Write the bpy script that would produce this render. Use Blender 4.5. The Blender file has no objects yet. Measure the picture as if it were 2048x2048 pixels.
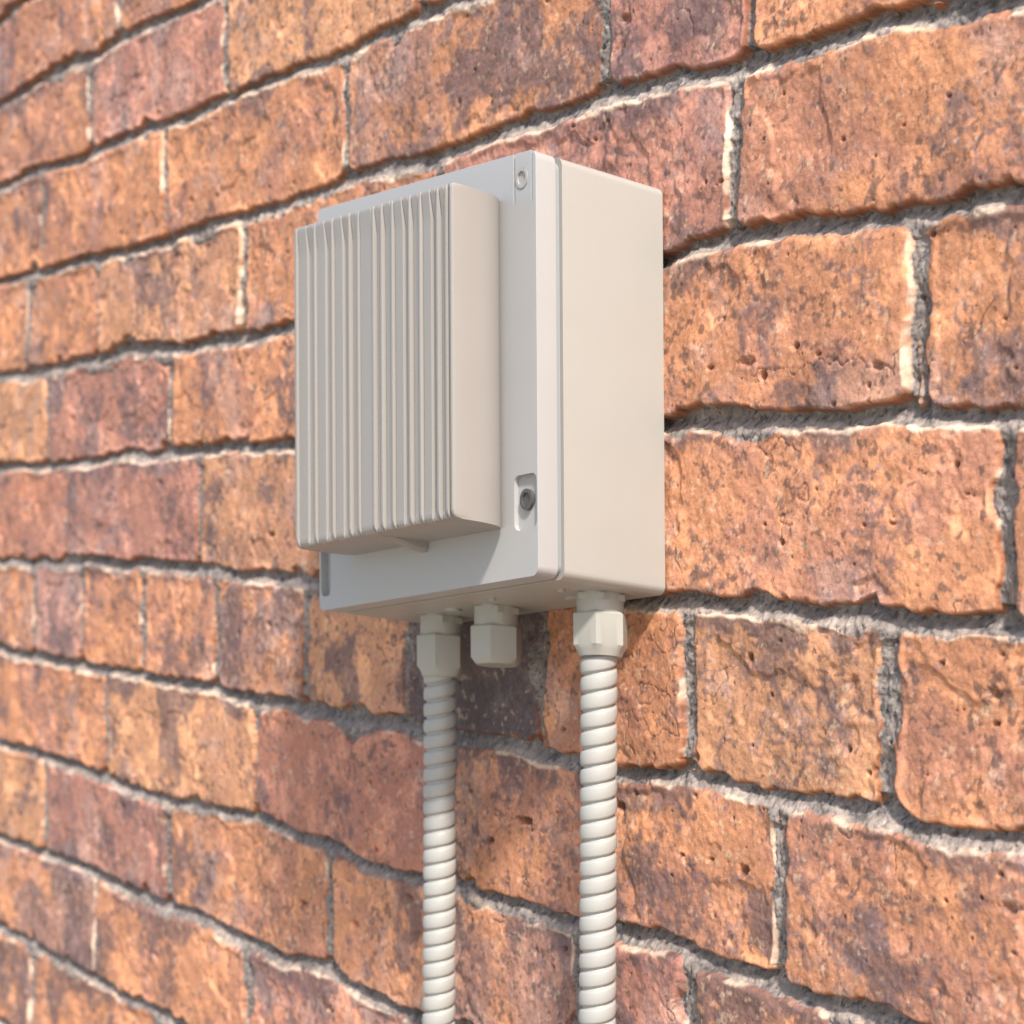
import bpy, bmesh, math, random
import numpy as np
from mathutils import Vector

sc = bpy.context.scene
R = math.radians
# ------------------------------------------------------------------ camera
cam_d = bpy.data.cameras.new('camera'); cam = bpy.data.objects.new('camera', cam_d)
sc.collection.objects.link(cam); sc.camera = cam
cam_d.sensor_width = 36.0; cam_d.sensor_fit = 'HORIZONTAL'
cam_d.lens = 3816/2048*36.0
cam_d.shift_y = -0.0186
cam_d.clip_start = 0.02; cam_d.clip_end = 200
PHI = math.atan(2595/3816)
cam.location = (0, -0.538, 0)
cam.rotation_euler = (R(90), 0, math.atan2(math.cos(PHI), math.sin(PHI)))
cam_d.dof.use_dof = True; cam_d.dof.focus_distance = 0.82; cam_d.dof.aperture_fstop = 13
# ------------------------------------------------------------------ light
SUN_DIR = Vector((-0.80, 0.37, -0.90)).normalized()        # direction the sunlight travels
w = bpy.data.worlds.new('World'); sc.world = w; w.use_nodes = True
nt = w.node_tree; bg = nt.nodes['Background']; bg.inputs['Strength'].default_value = 0.115
sky = nt.nodes.new('ShaderNodeTexSky'); sky.sky_type = 'NISHITA'; sky.sun_disc = False
sky.sun_elevation = math.asin(-SUN_DIR.z); sky.sun_rotation = math.atan2(-SUN_DIR.x, -SUN_DIR.y)
sky.air_density = 1.0; sky.dust_density = 1.5; sky.ozone_density = 1.0
nt.links.new(sky.outputs[0], bg.inputs['Color'])
sun_d = bpy.data.lights.new('sun', 'SUN'); sun = bpy.data.objects.new('sun', sun_d)
sc.collection.objects.link(sun); sun_d.energy = 3.0; sun_d.angle = R(5.0); sun_d.color = (1.0, 0.955, 0.90)
sun.rotation_euler = SUN_DIR.to_track_quat('-Z', 'Y').to_euler(); sun.location = (-1, -3, 4)
sc.view_settings.view_transform = 'Standard'; sc.view_settings.look = 'None'
sc.view_settings.gamma = 1.0; sc.view_settings.use_curve_mapping = False
sc.view_settings.exposure = 1.2
BEDS=[
[(-1.5453,0.3951),(-1.5025,0.3992)],
[(-1.5453,0.3255),(-1.4417,0.3286),(-1.3478,0.3253),(-1.3059,0.3300),(-1.2320,0.3269),(-1.1730,0.3261)],
[(-1.5453,0.2551),(-1.4615,0.2570),(-1.3656,0.2536),(-1.2793,0.2553),(-1.1874,0.2538),(-1.1309,0.2562),(-1.0544,0.2567),(-0.9958,0.2555),(-0.9580,0.2570),(-0.9031,0.2601),(-0.8784,0.2610),(-0.8438,0.2574)],
[(-1.5453,0.1744),(-1.4406,0.1762),(-1.3478,0.1738),(-1.2286,0.1755),(-1.1582,0.1760),(-1.0916,0.1753),(-1.0300,0.1766),(-0.9644,0.1802),(-0.9227,0.1812),(-0.8656,0.1809),(-0.8385,0.1822),(-0.7965,0.1826),(-0.7495,0.1839),(-0.7204,0.1860),(-0.6924,0.1862),(-0.6663,0.1865),(-0.6393,0.1849),(-0.6017,0.1841),(-0.5669,0.1837),(-0.5341,0.1829),(-0.5090,0.1818),(-0.4849,0.1818)],
[(-1.5453,0.0957),(-1.4615,0.0958),(-1.3478,0.0992),(-1.2793,0.1005),(-1.2169,0.0991),(-1.1175,0.1000),(-1.0544,0.0991),(-1.0300,0.1001),(-0.6730,0.1060),(-0.6393,0.1080),(-0.6263,0.1092),(-0.5897,0.1079),(-0.5669,0.1069),(-0.5448,0.1068),(-0.5169,0.1067),(-0.4942,0.1081),(-0.4665,0.1073)],
[(-1.5453,0.0207),(-1.4615,0.0210),(-1.3767,0.0230),(-1.2793,0.0257),(-1.1874,0.0276),(-1.1175,0.0289),(-1.0417,0.0275),(-0.6716,0.0303),(-0.6393,0.0303),(-0.6017,0.0302),(-0.5669,0.0287),(-0.5341,0.0293),(-0.5039,0.0290),(-0.4665,0.0278)],
[(-1.5453,-0.0576),(-1.4615,-0.0562),(-1.3478,-0.0527),(-1.2475,-0.0503),(-1.1582,-0.0528),(-1.1045,-0.0535),(-1.0070,-0.0541),(-0.6716,-0.0490),(-0.6263,-0.0492),(-0.5897,-0.0499),(-0.5557,-0.0511),(-0.5240,-0.0513),(-0.4849,-0.0498),(-0.4665,-0.0509)],
[(-1.5453,-0.1309),(-1.4615,-0.1311),(-1.3656,-0.1309),(-1.2793,-0.1298),(-1.1444,-0.1293),(-1.0790,-0.1324),(-1.0300,-0.1325),(-0.9632,-0.1319),(-0.9031,-0.1295),(-0.8728,-0.1310),(-0.8298,-0.1296),(-0.7965,-0.1282),(-0.7646,-0.1303),(-0.7347,-0.1307),(-0.6924,-0.1298),(-0.6663,-0.1290),(-0.6526,-0.1287),(-0.6263,-0.1292),(-0.5955,-0.1300),(-0.5669,-0.1292),(-0.5396,-0.1289),(-0.5188,-0.1300),(-0.4942,-0.1299),(-0.4665,-0.1286)],
[(-1.5453,-0.2100),(-1.4615,-0.2095),(-1.3478,-0.2098),(-1.2793,-0.2132),(-1.2169,-0.2123),(-1.1582,-0.2104),(-1.0790,-0.2063),(-1.0184,-0.2070),(-0.9860,-0.2097),(-0.9328,-0.2119),(-0.8841,-0.2110),(-0.8298,-0.2101),(-0.7965,-0.2101),(-0.7646,-0.2102),(-0.7376,-0.2095),(-0.6992,-0.2084),(-0.6663,-0.2058),(-0.6393,-0.2069),(-0.6137,-0.2072),(-0.5897,-0.2073),(-0.5669,-0.2082),(-0.5501,-0.2084)],
[(-1.5453,-0.2895),(-1.4615,-0.2855),(-1.3478,-0.2852),(-1.2632,-0.2863),(-1.2169,-0.2857),(-1.1582,-0.2860),(-1.1045,-0.2874),(-1.0300,-0.2861),(-0.9848,-0.2842),(-0.9644,-0.2871),(-0.9227,-0.2882),(-0.8935,-0.2876)],
[(-1.5453,-0.3644),(-1.4615,-0.3659),(-1.3838,-0.3640),(-1.2793,-0.3640),(-1.2320,-0.3636)],
]
HEADS=[
[-1.5272, -1.3077] ,
[-1.3626, -1.1324, -0.8899] ,
[-1.4615, -1.2261, -0.9727, -0.7224, -0.6189] ,
[-1.4978, -1.3488, -1.1052, -0.8672, -0.629] ,
[-1.4549, -1.2169, -0.980, -0.745, -0.5209] ,
[-1.4118, -1.1715, -0.94, -0.705, -0.4766] ,
[-1.4806, -1.3807, -1.265, -1.1436, -1.0222, -0.9021, -0.7753, -0.6599, -0.5379] ,
[-1.3343, -1.0853, -0.8591, -0.5992] ,
[-1.4582, -1.2244, -0.9909, -0.8682, -0.7437, -0.6578] ,
[-1.3508, -1.0994] ,
[-1.4841] ,
]
HOLES = [(-.608,.0502,.0028,.006),(-.5985,-.0205,.0020,.004),(-.646,.1365,.0016,.004),(-.612,.178,.0016,.003),(-.852,-.080,.0045,.008,.7),(-.79,-.165,.0030,.004,4.0),(-1.11,.083,.0030,.006),(-1.10,.034,.0035,.006,1.6)]

# ------------------------------------------------------------------ helpers
def link(name, me, mat=None, parent=None, smooth=True, origin=None):
    o = bpy.data.objects.new(name, me); sc.collection.objects.link(o)
    if mat: me.materials.append(mat)
    if smooth: me.polygons.foreach_set('use_smooth', [True]*len(me.polygons))
    if parent is not None: o.parent = parent
    return o
def tag(o, label=None, cat=None, group=None, kind=None):
    if label: o['label'] = label
    if cat: o['category'] = cat
    if group: o['group'] = group
    if kind: o['kind'] = kind
    return o
def bm_mesh(bm, name):
    me = bpy.data.meshes.new(name); bm.normal_update(); bm.to_mesh(me); bm.free(); return me
def sharp(o, ang=32):
    me = o.data
    bm = bmesh.new(); bm.from_mesh(me)
    for e in bm.edges:
        if len(e.link_faces) == 2 and e.calc_face_angle(0) > R(ang): e.smooth = False
    bm.to_mesh(me); bm.free()
    return o

# ------------------------------------------------------------------ the brick wall: a real relief, every brick its own shape and tone
rng = np.random.default_rng(11)
_perm = rng.random((256, 256)).astype(np.float32)
def vnoise(x, z, ox=0, oz=0):
    xi = np.floor(x).astype(np.int32); zi = np.floor(z).astype(np.int32)
    fx = (x-xi).astype(np.float32); fz = (z-zi).astype(np.float32)
    fx = fx*fx*fx*(fx*(fx*6-15)+10); fz = fz*fz*fz*(fz*(fz*6-15)+10)
    a = (xi+ox) & 255; b = (xi+ox+1) & 255; c = (zi+oz) & 255; d = (zi+oz+1) & 255
    v = (_perm[a, c]*(1-fx)+_perm[b, c]*fx)*(1-fz)+(_perm[a, d]*(1-fx)+_perm[b, d]*fx)*fz
    return v*2-1
def fbm(x, z, scale, octv=4, seed=0, gain=.5):
    """scale = metres per cell of the first octave; result about -1..1"""
    s = 0; amp = 1; tot = 0; fq = 1/scale
    ca, sa = math.cos(.6), math.sin(.6)
    X, Z = x, z
    for i in range(octv):
        s = s+amp*vnoise(X*fq, Z*fq, seed*17+i*37, seed*29+i*53); tot += amp; amp *= gain; fq *= 2.03
        X, Z = X*ca-Z*sa, X*sa+Z*ca
    return s/tot*1.5
def sstep(a, b, v):
    t = np.clip((v-a)/(b-a), 0, 1); return t*t*(3-2*t)

def axis(a, b, lo, hi, n, far, ratio=None):
    """dense grid lines a..b with spacing lo..hi, growing coarser out to +-far"""
    sp = np.linspace(lo, hi, 4000); 
    x = [a]
    while x[-1] < b: x.append(x[-1]+lo+(hi-lo)*(x[-1]-a)/(b-a))
    s = hi
    while x[-1] < far[1]: s = min(s*1.15, .012); x.append(x[-1]+s)
    y = [a]; s = lo
    while y[-1] > far[0]: s = min(s*1.15, .012); y.append(y[-1]-s)
    return np.array(y[:0:-1]+x)
gx = axis(-1.60, -.44, .00085, .00048, 0, (-2.6, .8))
gz = axis(-.455, .425, .00062, .00062, 0, (-1.3, 1.3))
NX, NZ = len(gx), len(gz)
X, Z = np.meshgrid(gx.astype(np.float64), gz.astype(np.float64))
Xw = X+.0018*fbm(X, Z, .026, 3, 1)+.0005*fbm(X, Z, .006, 2, 2)
Zw = Z+.0021*fbm(X, Z, .034, 3, 3)+.0006*fbm(X, Z, .008, 2, 4)

# all courses, known ones in the middle, regular ones above and below
def bedline(k):
    if 0 <= k <= 10:
        p = np.array(BEDS[k]); return p[:, 0], p[:, 1]
    z = BEDS[0][0][1]+.076*(-k) if k < 0 else BEDS[10][0][1]-.077*(k-10)
    return np.array([-2., 0.]), np.array([z, z])
K0, K1 = -13, 24
idx = np.full(X.shape, -99, np.int32)           # course index: between bed k and bed k+1
dz_top = np.full(X.shape, 9., np.float32); dz_bot = np.full(X.shape, 9., np.float32)
prev = None
for k in range(K0, K1+1):
    bx, bz = bedline(k)
    zl = np.interp(gx, bx, bz)
    zl = zl + .0006*np.sin(gx*31+k*2.1)
    if prev is not None:
        m = (Zw <= prev[None, :]) & (Zw > zl[None, :])
        idx[m] = k-1
        dz_top[m] = (prev[None, :]-Zw)[m]; dz_bot[m] = (Zw-zl[None, :])[m]
    prev = zl
TONES = {0: 'moo', 1: 'omlo', 2: 'oooxmo', 3: 'oolomo', 4: 'lmoooxo', 5: 'rmloooo', 6: 'opooxldolo', 7: 'olroo', 8: 'lmooxmx', 9: 'xor', 10: 'xo'}
# linear base colours: body colour and the second colour of its patches
PAL = {'o': ((.480, .214, .112), (.40, .182, .114)), 'l': ((.49, .240, .128), (.43, .21, .125)), 'm': ((.39, .180, .128), (.34, .160, .122)),
       'r': ((.45, .195, .120), (.39, .172, .118)), 'd': ((.105, .080, .078), (.16, .098, .084)), 'x': ((.480, .216, .113), (.33, .172, .125)),
       'p': ((.46, .25, .18), (.38, .20, .16))}
rr = random.Random(5)
bid = np.zeros(X.shape, np.int32); dxl = np.full(X.shape, 9., np.float32); dxr = np.full(X.shape, 9., np.float32)
bricks = []
for k in range(K0, K1):
    hs = list(HEADS[k]) if 0 <= k <= 10 else [-1.4+rr.uniform(0, .2)]
    tn = list(TONES.get(k, 'o'))
    stretch = k not in (6, -3, 13, 18)
    step = .2385 if stretch else .1205
    while hs[0] > -2.8: hs.insert(0, hs[0]-step+rr.uniform(-.005, .005)); tn.insert(0, rr.choice('oolmxr'))
    while hs[-1] < 1.0: hs.append(hs[-1]+step+rr.uniform(-.005, .005))
    while len(tn) < len(hs)+1: tn.append(rr.choice('oolmxr'))
    rows = idx == k
    if not rows.any(): continue
    for j in range(len(hs)-1):
        c0 = max(np.searchsorted(gx, hs[j])-12, 0); c1 = min(np.searchsorted(gx, hs[j+1])+12, NX)
        if c1-c0 < 2: continue
        r = np.where(rows[:, c0:c1].any(axis=1))[0]
        if len(r) == 0: continue
        sl = (slice(r[0], r[-1]+1), slice(c0, c1))
        tilt = .004*rr.uniform(-1, 1)
        xw = Xw[sl]+tilt*(Zw[sl]-Zw[sl].mean())*3
        m = (idx[sl] == k) & (xw > hs[j]) & (xw <= hs[j+1])
        hl = rr.uniform(.0012, .0032) if j else .002
        bricks.append(dict(k=k, tone=tn[j+1], x0=hs[j], x1=hs[j+1]))
        bid[sl][m] = len(bricks)
        dxl[sl][m] = (xw-hs[j])[m]; dxr[sl][m] = (hs[j+1]-xw)[m]
n = len(bricks)+1
par = rng.random((n, 12)).astype(np.float32)
hw = .0025+.0017*par[:, 0]                          # half head joint
hb_t = .0026+.0014*par[:, 1]; hb_b = .0031+.0018*par[:, 2]
dx = np.minimum(dxl, dxr)-hw[bid]
dzt = dz_top-hb_t[bid]; dzb = dz_bot-hb_b[bid]
dz = np.minimum(dzt, dzb)
rad = .003+.006*par[:, 3][bid]
# rounded rectangle distance
qx = rad-dx; qz = rad-dz
sd = rad-np.where((qx > 0) & (qz > 0), np.hypot(qx, qz), np.maximum(qx, qz))
sd = sd+.0011*fbm(X, Z, .009, 3, 5)*(.4+par[:, 4][bid])
chip = np.clip(fbm(X, Z, .028, 3, 6)-.42, 0, 1)      # missing arris here and there
sd = sd-.011*chip
inside = sstep(-.0003, .0010, sd)
fw = np.where(dzb <= dzt, .0026, .0044)
face = 1-np.clip(1-sd/fw, 0, 1)**2.6               # worn round arris
off = (par[:, 5][bid]-.5)*.0030+(par[:, 6][bid]-.5)*.020*(dz_top-.039)+(par[:, 7][bid]-.5)*.008*(dxl-.1)
off = np.clip(off, -.0025, .0025)
big = fbm(X, Z, .060, 3, 7); mid = fbm(X, Z, .014, 4, 8); fine = fbm(X, Z, .0035, 3, 9); vfine = fbm(X, Z, .0012, 2, 10)
spall = sstep(.28, .42, fbm(X, Z, .045, 4, 12)+.2*(par[:, 8][bid]-.6))     # shallow flaked areas
hbk = off+.0009*big+.0006*mid+.00020*fine+.00008*vfine-.0011*spall*sstep(.002, .006, sd)
# mortar: deep under the upper brick, nearly flush on top of the lower one
bedpos = np.where(dz_top < dz_bot, dz_top, -dz_bot)   # + just below the bed line, - just above
deep = np.where(np.minimum(dz_top, dz_bot) < .009, sstep(-.0055, .005, -bedpos), .25)
hm = -.0068+.0054*(1-deep)-.0003+.0012*fbm(X, Z, .014, 3, 13)+.0007*fbm(X, Z, .0032, 2, 14)+.0003*fbm(X, Z, .0012, 2, 15)
lump = np.clip(fbm(X, Z, .03, 2, 31), 0, 1); hm = hm+.0028*lump*.6
height = np.where(inside > 0, hm*(1-inside*face)+hbk*inside*face, hm)
height = np.maximum(height, hm*(1-inside)+(-.02)*inside)

# colour of the material, with light and shade painted along the edges
pa = np.array([PAL['o'][0]]+[PAL[b['tone']][0] for b in bricks], np.float32)
pb = np.array([PAL['o'][1]]+[PAL[b['tone']][1] for b in bricks], np.float32)
jit = (.90+.2*rng.random((n, 1))).astype(np.float32)
pa *= jit; pb *= jit
mixv = sstep(-.15, .55, .9*fbm(X, Z, .05, 4, 16)+.35*mid+(par[:, 9][bid]-.55)*.9)[..., None].astype(np.float32)
col = pa[bid]*(1-mixv)+pb[bid]*mixv
ton = {b: i for i, b in enumerate('olmrdxp')}
isx = np.array([0]+[1. if b['tone'] == 'x' else (.6 if b['tone'] in 'md' else .25) for b in bricks], np.float32)[bid]
def blend(c, rgb, m):
    m = np.clip(m, 0, 1)[..., None].astype(np.float32); return c*(1-m)+np.array(rgb, np.float32)*m
# purple grey fired skin, in ragged patches and hugging the edges
edge_dark = np.clip(1-dzt/.014, 0, 1)*np.clip(par[:, 10][bid]*2-.7, 0, 1)
skin = sstep(.10, .55, fbm(X, Z, .036, 5, 17, .60)+.30*isx-.16+.75*edge_dark+.18*fine)
col = blend(col, (.115, .078, .080), .74*skin)
vein = 1-sstep(.02, .16, np.abs(fbm(X, Z, .024, 5, 41, .62)))
vein = vein*sstep(-.05, .45, fbm(X, Z, .055, 3, 42)+.25*isx)
col = blend(col, (.150, .105, .108), .60*vein)
bloom = sstep(.25, .75, fbm(X, Z, .040, 4, 43, .6)+.35*(par[:, 2][bid]-.6))
col = blend(col, (.42, .30, .27), .30*bloom)
# light orange flaked body
fl = sstep(.1, .6, fbm(X, Z, .018, 4, 18, .6)+.3*spall)
col = col*(1+.38*fl[..., None]*np.array([1., .98, .8], np.float32))
# fine mottling, ragged dark flecks and pale grit
spk = fbm(X, Z, .0040, 3, 19, .65)
col = blend(col, (.115, .072, .060), .70*sstep(.42, .78, spk+.28*fbm(X, Z, .03, 2, 20)+.10*isx))
col = blend(col, (.66, .46, .30), .38*sstep(.55, .95, fbm(X, Z, .0036, 3, 21, .6)+.2*fbm(X, Z, .02, 2, 22)))
# hairline cracks
rd = np.abs(fbm(X, Z, .034, 4, 23, .55)); gate = sstep(.35, .7, fbm(X, Z, .05, 2, 24)+.1*isx)
crack = (1-sstep(.004, .030, rd))*gate*inside
col = blend(col, (.09, .045, .035), .45*crack)
height = height-.0006*crack
# shade painted in rusty dark on brick side faces, strongest on the undersides
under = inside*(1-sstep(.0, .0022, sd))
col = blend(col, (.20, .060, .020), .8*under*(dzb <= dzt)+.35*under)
# sunlit highlight painted pale on top and some end arrises, with mortar smear
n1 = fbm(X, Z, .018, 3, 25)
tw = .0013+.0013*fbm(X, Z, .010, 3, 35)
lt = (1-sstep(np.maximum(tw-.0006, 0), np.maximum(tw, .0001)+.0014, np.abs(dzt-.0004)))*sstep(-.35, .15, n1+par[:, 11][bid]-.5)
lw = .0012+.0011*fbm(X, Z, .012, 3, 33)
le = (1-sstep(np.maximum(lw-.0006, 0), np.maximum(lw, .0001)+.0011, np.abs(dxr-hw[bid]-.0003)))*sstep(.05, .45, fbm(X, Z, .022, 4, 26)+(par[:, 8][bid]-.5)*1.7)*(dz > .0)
edge_light = np.clip(np.maximum(lt*.9, le)*(.72+.25*mid), 0, 1)*(sd > -.0015)
col = blend(col, (.78, .58, .42), .92*edge_light)
# mortar
mb = .5+.5*fbm(X, Z, .010, 4, 27, .6); mg = fbm(X, Z, .0022, 3, 28, .7)
mcol = np.stack([.155+.11*mb, .130+.090*mb, .113+.076*mb], -1).astype(np.float32)
mcol = blend(mcol, (.060, .056, .060), .8*sstep(.25, .7, mg+.1))
mcol = blend(mcol, (.42, .37, .32), .40*sstep(.5, .9, fbm(X, Z, .0026, 2, 29)))
mcol = blend(mcol, (.46, .36, .29), .45*(1-sstep(.0, .0035, np.abs(-bedpos+.0-.0)*0+np.abs(dzt+.0010)))*sstep(-.2, .3, n1))
mi = sstep(.15, .75, inside)[..., None].astype(np.float32)
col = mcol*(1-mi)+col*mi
height = height+.0008*edge_light-.0052
# holes
rp = random.Random(9)
def hole(x, z, r, depth, elong=1., dark=.8):
    c0, c1 = np.searchsorted(gx, [x-r*2.4, x+r*2.4]); r0, r1 = np.searchsorted(gz, [z-r*2.4, z+r*2.4])
    if c1-c0 < 2 or r1-r0 < 2: return
    sl = (slice(r0, r1), slice(c0, c1))
    xx, zz = X[sl]-x, Z[sl]-z
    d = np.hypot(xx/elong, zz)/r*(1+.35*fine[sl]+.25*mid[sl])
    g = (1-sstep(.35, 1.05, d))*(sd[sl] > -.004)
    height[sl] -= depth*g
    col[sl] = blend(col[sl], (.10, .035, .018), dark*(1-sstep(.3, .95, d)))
for i in range(2600):
    x = rp.uniform(-1.6, -.4); z = rp.uniform(-.46, .43); r = .0004+.0011*rp.random()**3
    hole(x, z, r, r*1.4, rp.uniform(.8, 1.8), .75)
for i in range(170):
    x = rp.uniform(-1.6, -.4); z = rp.uniform(-.46, .43); hole(x, z, rp.uniform(.0016, .0034), .0022, rp.uniform(.8, 2.0), rp.choice((.35, .5, .85)))
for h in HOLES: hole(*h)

verts = np.empty((NX*NZ, 3), np.float32)
verts[:, 0] = X.ravel(); verts[:, 1] = -height.ravel(); verts[:, 2] = Z.ravel()
ii = np.arange(NZ-1)[:, None]*NX+np.arange(NX-1)[None, :]
quads = np.stack([ii, ii+1, ii+NX+1, ii+NX], -1).reshape(-1, 4).astype(np.int32)
# thickness of the wall: back face with a rim
nb = len(verts)
bk = np.array([[gx[0], .22, gz[0]], [gx[-1], .22, gz[0]], [gx[-1], .22, gz[-1]], [gx[0], .22, gz[-1]]], np.float32)
rim = []
verts = np.concatenate([verts, bk])
me = bpy.data.meshes.new('brick_wall')
ex = [np.array([nb+1, nb, nb+3, nb+2])]
nq = len(quads)
bl, br, tr, tl = 0, NX-1, NX*NZ-1, NX*(NZ-1)
polys = [[nb+1, nb, nb+3, nb+2],
         list(range(NX-1, -1, -1))+[nb, nb+1],
         [tl+i for i in range(NX)]+[nb+2, nb+3],
         [i*NX for i in range(NZ)]+[nb+3, nb],
         [i*NX+NX-1 for i in range(NZ-1, -1, -1)]+[nb+1, nb+2]]
loops = np.concatenate([quads.ravel()]+[np.array(p, np.int32) for p in polys]).astype(np.int32)
starts = list(range(0, nq*4, 4)); s = nq*4
st2 = []
for p in polys: st2.append(s); s += len(p)
starts = np.array(starts+st2, np.int32)
me.vertices.add(len(verts)); me.vertices.foreach_set('co', verts.ravel())
me.loops.add(len(loops)); me.loops.foreach_set('vertex_index', loops)
me.polygons.add(len(starts)); me.polygons.foreach_set('loop_start', starts)
me.update(calc_edges=True)
sm = np.ones(len(starts), bool); sm[-5:] = False; me.polygons.foreach_set('use_smooth', sm)
ca = me.color_attributes.new('tone_and_edge_shading', 'FLOAT_COLOR', 'POINT')
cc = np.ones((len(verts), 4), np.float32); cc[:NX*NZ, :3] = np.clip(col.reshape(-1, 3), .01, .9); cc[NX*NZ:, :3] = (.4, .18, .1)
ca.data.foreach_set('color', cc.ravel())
ma = me.attributes.new('brickness', 'FLOAT', 'POINT')
mm = np.ones(len(verts), np.float32); mm[:NX*NZ] = mi.ravel(); ma.data.foreach_set('value', mm)

def newmat(name):
    m = bpy.data.materials.new(name); m.use_nodes = True
    n = m.node_tree; return m, n, n.nodes['Principled BSDF'], n.links
M_wall, n_, b_, l_ = newmat('weathered_brick')
at = n_.nodes.new('ShaderNodeAttribute'); at.attribute_name = 'tone_and_edge_shading'
am = n_.nodes.new('ShaderNodeAttribute'); am.attribute_name = 'brickness'
tc = n_.nodes.new('ShaderNodeTexCoord')
def noise(scale, detail=4, rough=.6):
    q = n_.nodes.new('ShaderNodeTexNoise'); q.inputs['Scale'].default_value = scale; q.inputs['Detail'].default_value = detail
    q.inputs['Roughness'].default_value = rough; l_.new(tc.outputs['Object'], q.inputs['Vector']); return q
na = noise(420, 5, .65); nb_ = noise(1500, 3, .6); nc = noise(60, 4, .6)
def mrange(src, a, b, c, d):
    q = n_.nodes.new('ShaderNodeMapRange'); l_.new(src, q.inputs[0])
    for i, v in enumerate((a, b, c, d)): q.inputs[i+1].default_value = v
    return q.outputs[0]
def mul(c, f):
    q = n_.nodes.new('ShaderNodeMix'); q.data_type = 'RGBA'; q.blend_type = 'MULTIPLY'; q.inputs[0].default_value = 1
    l_.new(c, q.inputs[6]); l_.new(f, q.inputs[7]); return q.outputs[2]
c1 = mul(at.outputs['Color'], mrange(na.outputs['Fac'], .3, .7, .78, 1.22))
c2 = mul(c1, mrange(nb_.outputs['Fac'], .3, .7, .86, 1.14))
c3 = mul(c2, mrange(nc.outputs['Fac'], .3, .7, .92, 1.08))
l_.new(c3, b_.inputs['Base Color'])
b_.inputs['Roughness'].default_value = .85; b_.inputs['Specular IOR Level'].default_value = .25
bp = n_.nodes.new('ShaderNodeBump'); bp.inputs['Strength'].default_value = .38; bp.inputs['Distance'].default_value = .0006
ad = n_.nodes.new('ShaderNodeMath'); ad.operation = 'ADD'; l_.new(na.outputs['Fac'], ad.inputs[0]); l_.new(nb_.outputs['Fac'], ad.inputs[1])
l_.new(ad.outputs[0], bp.inputs['Height']); l_.new(bp.outputs['Normal'], b_.inputs['Normal'])
wall = link('brick_wall', me, M_wall, smooth=False)
tag(wall, 'weathered orange red brick wall with recessed grey mortar joints behind the cream enclosure', 'wall')

# ------------------------------------------------------------------ unseen ground added below the wall, its bounce light lifting the undersides
bm = bmesh.new()
vs = [bm.verts.new(p) for p in ((-40, -40, -1.3), (40, -40, -1.3), (40, 40, -1.3), (-40, 40, -1.3))]; bm.faces.new(vs)
M_g, n_, b_, l_ = newmat('bounce_ground')
tc = n_.nodes.new('ShaderNodeTexCoord'); q = noise(6, 6)
cr = n_.nodes.new('ShaderNodeValToRGB'); cr.color_ramp.elements[0].color = (.26, .23, .18, 1); cr.color_ramp.elements[1].color = (.36, .32, .26, 1)
l_.new(q.outputs['Fac'], cr.inputs[0]); l_.new(cr.outputs[0], b_.inputs['Base Color']); b_.inputs['Roughness'].default_value = .9
g = link('ground', bm_mesh(bm, 'ground'), M_g); tag(g, kind='structure')

# ------------------------------------------------------------------ plastics
def plastic(name, rgb, rough=.42, spec=.4, var=.010):
    global n_, l_, tc
    m, n_, b, l_ = newmat(name)
    tc = n_.nodes.new('ShaderNodeTexCoord')
    q = noise(35, 4, .6)
    f = mrange(q.outputs['Fac'], .3, .7, 1-var, 1+var)
    rg = n_.nodes.new('ShaderNodeRGB'); rg.outputs[0].default_value = (*rgb, 1)
    l_.new(mul(rg.outputs[0], f), b.inputs['Base Color'])
    b.inputs['Roughness'].default_value = rough; b.inputs['Specular IOR Level'].default_value = spec
    l_.new(mrange(q.outputs['Fac'], .3, .7, rough-.06, rough+.06), b.inputs['Roughness'])
    q2 = noise(2600, 2, .5); bp = n_.nodes.new('ShaderNodeBump'); bp.inputs['Strength'].default_value = .08; bp.inputs['Distance'].default_value = .0002
    l_.new(q2.outputs['Fac'], bp.inputs['Height']); l_.new(bp.outputs['Normal'], b.inputs['Normal'])
    return m
M_body = plastic('cream_plastic', (.330, .310, .276))
M_lid = plastic('pale_grey_plastic', (.345, .335, .322))
M_cov = plastic('shaded_cream_plastic', (.272, .248, .224))  # the body's cream plastic, darkened to paint in shade on the ribbed front
M_gask = plastic('grey_rubber', (.26, .27, .27), .7, .2)
M_gland = plastic('gland_plastic', (.325, .312, .272), .38)
M_cond = plastic('conduit_plastic', (.330, .318, .290), .42, .4)
M_screw = plastic('screw_plastic', (.075, .072, .070), .45, .5)

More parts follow.
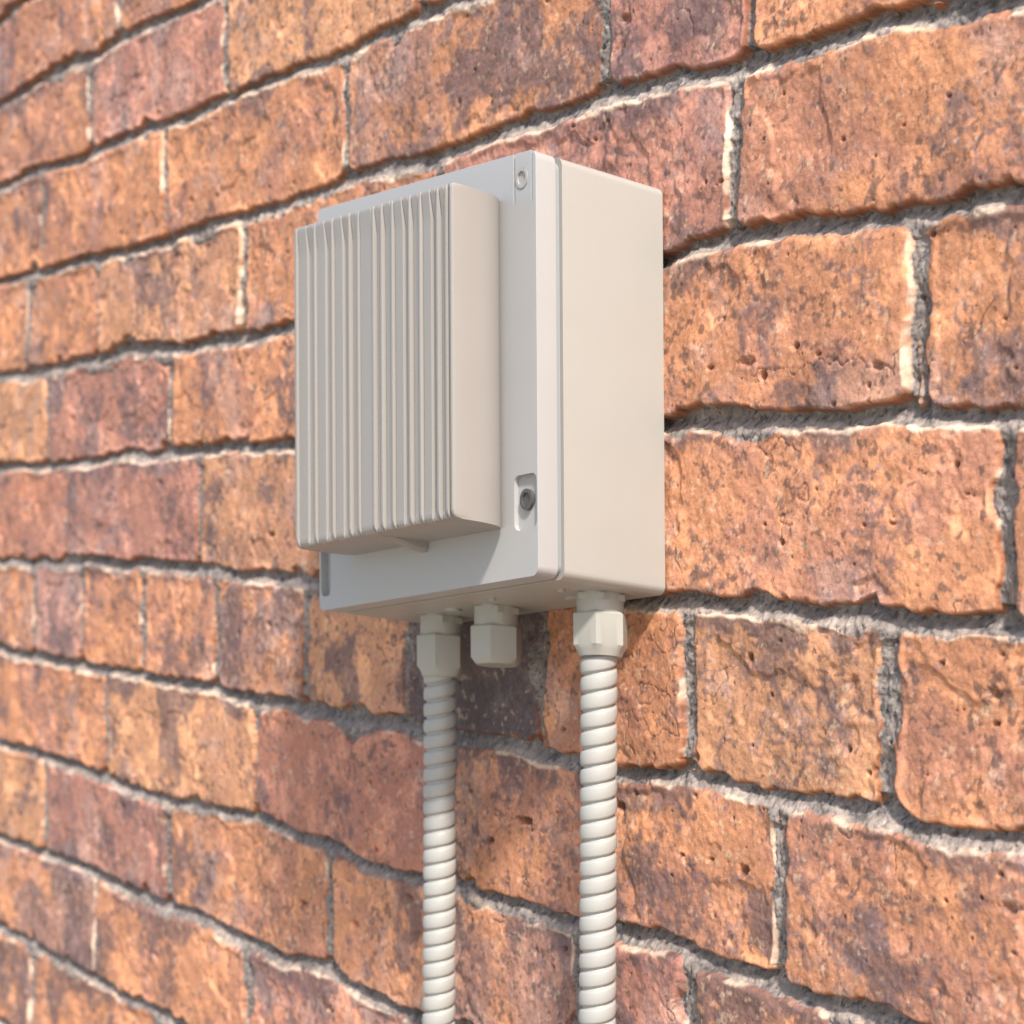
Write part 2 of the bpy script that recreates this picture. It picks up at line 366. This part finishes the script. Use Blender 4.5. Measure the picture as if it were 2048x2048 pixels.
# ------------------------------------------------------------------ the enclosure
XR, XL, H = -.6735, -.870, .188
YF, YL = -.0530, -.0670        # body front, lid front
ORG = Vector((-.7717, 0, -.055))
def warp(v):
    """the case is not quite square: its bottom edge runs a little lower to the left and towards the wall"""
    x, y, zn = v
    zt = .1465+.012*(x-XR)-.008*(1+y/.053)
    zb = -.0375+.130*(x-XR)-.008*(1+y/.053)
    t = zn/H
    return Vector((x+.002*(.5-t), y, zb+(zt-zb)*t))-ORG
def finish(bm, name, mat, parent, ang=32, cut=None):
    me = bm_mesh(bm, name)
    if cut:
        tmp = bpy.data.objects.new('tmp', me); sc.collection.objects.link(tmp)
        cs = []
        for i, c in enumerate(cut):
            co = bpy.data.objects.new('cut', bm_mesh(c, 'cut')); sc.collection.objects.link(co); cs.append(co)
            md = tmp.modifiers.new('b%d' % i, 'BOOLEAN'); md.operation = 'DIFFERENCE'; md.object = co; md.solver = 'EXACT'
        dg = bpy.context.evaluated_depsgraph_get(); dg.update()
        me2 = bpy.data.meshes.new_from_object(tmp.evaluated_get(dg))
        bpy.data.objects.remove(tmp)
        for co in cs: bpy.data.objects.remove(co)
        me = me2; me.name = name; me.materials.clear()
    for v in me.vertices: v.co = warp(v.co)
    o = link(name, me, mat, parent); sharp(o, ang); return o
def box(x0, x1, y0, y1, z0, z1, rules=(), segs=5):
    """axis box; rules = [(test(edge midpoint direction), radius)]"""
    bm = bmesh.new(); bmesh.ops.create_cube(bm, size=1)
    for v in bm.verts: v.co = Vector(((x0+x1)/2+v.co.x*(x1-x0), (y0+y1)/2+v.co.y*(y1-y0), (z0+z1)/2+v.co.z*(z1-z0)))
    for test, r in rules:
        es = []
        for e in bm.edges:
            if len(e.link_faces) == 2 and e.calc_face_angle(0) > R(60) and e.calc_length() > .004:
                c = (e.verts[0].co+e.verts[1].co)/2; d = (e.verts[1].co-e.verts[0].co).normalized()
                if test(c, d): es.append(e)
        if es: bmesh.ops.bevel(bm, geom=es, offset=r, segments=segs, affect='EDGES', profile=.5, clamp_overlap=True)
    return bm
def cyl(cx, cy, cz, r, h, ax='z', seg=32, r2=None):
    bm = bmesh.new(); bmesh.ops.create_cone(bm, cap_ends=True, segments=seg, radius1=r, radius2=r if r2 is None else r2, depth=h)
    for v in bm.verts:
        c = v.co.copy()
        v.co = Vector((cx, cy, cz))+(Vector((c.x, c.y, c.z)) if ax == 'z' else Vector((c.x, -c.z, c.y)))
    return bm
def join(*bms):
    a = bms[0]
    for b in bms[1:]:
        t = bpy.data.meshes.new('t'); b.to_mesh(t); b.free(); a.from_mesh(t); bpy.data.meshes.remove(t)
    return a

enc = bpy.data.objects.new('electrical_enclosure', None); sc.collection.objects.link(enc); enc.location = ORG
tag(enc, 'cream plastic electrical enclosure with ribbed cover and three cable glands fixed to the brick wall', 'electrical box')
vert = lambda c, d: abs(d.z) > .9
body = finish(box(XL, XR, YF, .0030, 0, H, [(lambda c, d: abs(d.y) > .9, .0045), (lambda c, d: c.y > .002, .0075),
              (lambda c, d: c.y < YF+.001, .0009)]), 'body', M_body, enc)
gask = finish(box(XL+.0022, XR-.0022, YF-.0042, YF-.0001, .0022, H-.0022, [(lambda c, d: abs(d.y) > .9, .004)]), 'gasket', M_gask, enc)
def pocket(z0, z1, up):
    # slot in the right border of the lid, round at one end
    b = box(XR-.0180, XR-.0008, YL-.02, YL+.0022, z0, z1, [(lambda c, d: abs(d.y) > .9, .0035)])
    return b
lid = finish(box(XL, XR, YL, YF-.0036, 0, H, [(lambda c, d: abs(d.y) > .9, .0045), (lambda c, d: c.y < YL+.001, .0014)]),
             'lid', M_lid, enc, cut=[pocket(.021, .0455, 1), box(XL+.0018, XL+.0120, YL-.02, YL+.0040, .0065, .040, [(lambda c, d: abs(d.y) > .9 and c.x > XL, .0035)]), box(XR-.0172, XR-.0158, YL-.02, YL+.0020, .1655, .2, []), box(XR-.0036, XR-.0026, YL-.02, YL+.0018, .1655, .2, []), cyl(-.6840, YL, .1765, .0047, .0030, 'y', 40)])
def screw(x, z, yb):
    b = cyl(x, yb-.0009, z, .0046 if z > .1 else .0047, .0022, 'y', 36)
    c = [cyl(x, yb-.0020, z, .0031, .0016, 'y', 36)]
    return b, c
for x, z, yb in ((-.6832, .0345, YL+.0024), (-.6840, .1765, YL+.0016)):
    b, c = screw(x, z, yb); s = finish(b, 'screw', M_screw if z < .1 else M_body, lid, cut=c)
# raised ledge along lid rim
# ribbed cover: one outline of fins swept upwards, troughs running out at the top
CX0, CX1, CY = -.8392, -.6935, -.0975
FINS = [-.8362, -.8173, -.7998, -.7833, -.7748, -.7608, -.7532, -.7438, -.7286, -.7196, -.7050, -.6980]
def groove(x):
    """depth of the shallow trough at x: a small step down right of every crest, rising again to the next one"""
    if x < CX0+.0012 or x > CX1-.0010: return 0
    lo = max([f for f in FINS if f <= x], default=CX0+.0012); hi = min([f for f in FINS if f > x], default=CX1-.0010)
    w_ = hi-lo; d = x-lo; e = hi-x
    if e < .0016: return 0                            # crest
    t = d/w_
    if w_ < .0115: g_ = .0016*min(1, d/.0003)
    elif abs(lo+.7748) < .0001: g_ = .0007*min(1, d/.0003)
    elif w_ < .0200: g_ = .0011*min(1, d/.0003)+.0011*min(1, max(0, (d-.50*w_)/.0003))
    else: g_ = .0010*min(1, d/.0003)
    if w_ > .0200: g_ *= min(1, max(0, e-.003)/.002) if e < .005 else 1
    g_ *= min(1, (e-.0014)/.0004)
    if .0002 < d < .0012: g_ += .0040*min(1, (d-.0002)/.0002, (.0012-d)/.0002)
    m = d-.50*w_
    if .0115 <= w_ < .0200 and abs(lo+.7748) > .0001 and .0002 < m < .0011: g_ += .0034*min(1, (m-.0002)/.0002, (.0011-m)/.0002)
    if .0016 < e < .0026: g_ += .0030*min(1, (e-.0016)/.0002, (.0026-e)/.0002)
    return g_
def xs_profile():
    xs = set(np.linspace(CX0+.003, CX1-.0012, 190).tolist())
    for f in FINS:
        for k in (-.0026, -.0024, -.0018, -.0016, -.0012, -.0004, 0, .0003, .0005, .0010, .0012): xs.add(f+k)
    for a, b in zip(FINS[:-1], FINS[1:]):
        for k in (0, .00015, .0003, .0004, .0009, .0011): xs.add(a+.5*(b-a)+k)
    return [x for x in sorted(xs) if CX0+.0022 < x < CX1-.0008]
PX = xs_profile()
z0c, z1c = .0232, .1690
levels = [0, .0006, .0020, .004, .006, .010, .03, .06, .09, .115, .1250, .130, .1335, .1365, .139, .141, .1425, .1438, .1448, .1456, .1458]
bm = bmesh.new(); rings = []
for L_ in levels:
    zt_ = L_; Ht = z1c-z0c
    top = Ht-L_
    e_b = max(0, 1-L_/.004); e_t = max(0, 1-top/.0016)
    front = CY+.0030*(1-math.sqrt(max(0, 1-e_b**2)))+.0012*(1-math.sqrt(max(0, 1-e_t**2)))
    fade = min(1, top/.012) * min(1, max(.25, L_/.004))
    ring = []
    ry = .017; base = YL+.0002
    # left side: back to front
    def side(xe, sgn):
        pts = []
        nseg = 8
        for i in range(nseg+1):
            a = math.pi/2*i/nseg
            pts.append((xe-sgn*.0110*(1-math.sin(a)), base-ry*(1-math.cos(a))*1.0))
        for yy in (base-ry-.004, front+.0016): pts.append((xe, yy))
        pts.append((xe-sgn*.0004, front+.0004)); pts.append((xe-sgn*.0014, front))
        return pts
    left = side(CX0, -1); right = side(CX1, 1)
    ring += left
    for x in PX: ring.append((x, front+groove(x)*fade))
    ring += right[::-1]
    rings.append([bm.verts.new((x, y, z0c+L_+(.0018*0))) for x, y in ring])
for a, b in zip(rings[:-1], rings[1:]):
    for i in range(len(a)-1): bm.faces.new((a[i], a[i+1], b[i+1], b[i]))
    bm.faces.new((a[-1], a[0], b[0], b[-1]))
bm.faces.new(rings[0][::-1]); bm.faces.new(rings[-1])
bmesh.ops.recalc_face_normals(bm, faces=bm.faces)
cover = finish(bm, 'ribbed_cover', M_cov, enc, 38)
# the spine under the cover, running from the wide band down on to the lid
bm = bmesh.new()
sec = []
for i in range(13):
    t = i/12; y = CY+.006+(YL-.0003-CY-.006)*t; zb_ = z0c-.0008-.0036*math.sin(t*math.pi/2)**2
    sec.append([bm.verts.new((-.766+s*(.0028), y, z)) for s, z in ((-1, z0c+.002), (-1, zb_+.0012), (-.6, zb_), (.6, zb_), (1, zb_+.0012), (1, z0c+.002))])
for a, b in zip(sec[:-1], sec[1:]):
    for i in range(5): bm.faces.new((a[i], a[i+1], b[i+1], b[i]))
bm.faces.new(sec[0]); bm.faces.new(sec[-1][::-1])
bmesh.ops.recalc_face_normals(bm, faces=bm.faces)
finish(bm, 'cover_spine', M_cov, enc)
# moulded marks on the underside
for x, y, r in ((-.715, -.012, .009), (-.800, -.030, .0042), (-.750, -.040, .0018), (-.700, -.036, .0018)):
    finish(cyl(x, y, -.0003, r, .0022), 'drain_plug', M_body, enc)

# glands
def gland(x, y, blank=False):
    zb = 0
    top = cyl(x, y, -.0045, .0108, .0110, 'z', 36)
    t2 = cyl(x, y, -.0022, .0122, .0030, 'z', 6)
    g_ = finish(join(top, t2), 'cable_gland', M_gland, enc)
    nb = bmesh.new()
    prof = [(.0116, -.0088), (.0131, -.0100), (.0131, -.0242), (.0116, -.0262), (.0100, -.0290 if not blank else -.0272), (.0, -.0290 if not blank else -.0272)]
    rg = []
    for r, z in prof[:-1]:
        ring = []
        for k in range(48):
            a = 2*math.pi*k/48+R(14)
            hexr = math.cos(math.pi/6)/math.cos((a-R(14)) % (math.pi/3)-math.pi/6)
            blendk = 1 if r > .013 else (.5 if r > .011 else 0)
            rr_ = r*(blendk*hexr+(1-blendk)*.97)
            ring.append(nb.verts.new((x+rr_*math.cos(a), y+rr_*math.sin(a), z)))
        rg.append(ring)
    for a, b in zip(rg[:-1], rg[1:]):
        for i in range(48): nb.faces.new((a[i], a[(i+1) % 48], b[(i+1) % 48], b[i]))
    nb.faces.new(rg[0]); nb.faces.new(rg[-1][::-1])
    bmesh.ops.recalc_face_normals(nb, faces=nb.faces)
    finish(nb, 'nut', M_gland, g_, 25)
    return g_
GY = -.0165
GX = [(-.8325, GY, False), (-.7765, -.0200, True), (-.6965, GY, False)]
for x, y, bl in GX: gland(x, y, bl)

# ------------------------------------------------------------------ the two flexible conduits
def conduit(x0, y0, z0, x1, z1, label):
    root = Vector((x0, y0, z0))
    r = .0084; pitch = .0084; L_ = z0-z1; NS = 40
    n = int(L_/.0004); co = []; 
    zz = np.arange(n)*L_/n
    th = np.arange(NS)/NS*2*math.pi
    for z in zz:
        cxx = (x1-x0)*(z/L_)**1.6; 
        ph = (z/pitch+th/(2*math.pi)) % 1.0
        bump = np.where(ph < .88, (.72+.28*np.sin(np.clip(ph/.88, 0, 1)*math.pi))*np.minimum(1, np.minimum(ph, .88-ph)/.10)**.5, 0)
        rr2 = r-.0016+.0018*bump
        co.append(np.stack([cxx+rr2*np.cos(th), rr2*np.sin(th), np.full(NS, -z)], -1))
    co = np.concatenate(co)
    f = [(i*NS+j, i*NS+(j+1) % NS, (i+1)*NS+(j+1) % NS, (i+1)*NS+j) for i in range(n-1) for j in range(NS)]
    f = [q[::-1] for q in f]
    f.append(tuple(range(NS))[::1]); f.append(tuple((n-1)*NS+j for j in range(NS))[::-1])
    me = bpy.data.meshes.new('flexible_conduit'); me.from_pydata(co.tolist(), [], f); me.update()
    o = link('flexible_conduit', me, M_cond); o.location = root
    tag(o, label, 'conduit', 'ridged conduits running down the wall')
    return o
conduit(-.8325, GY, -.0800, -.8420, -.70, 'cream ridged flexible conduit hanging from the left gland, next to the empty gland')
conduit(-.6965, GY, -.0640, -.7050, -.70, 'cream ridged flexible conduit hanging from the right gland, nearest the right corner of the enclosure')
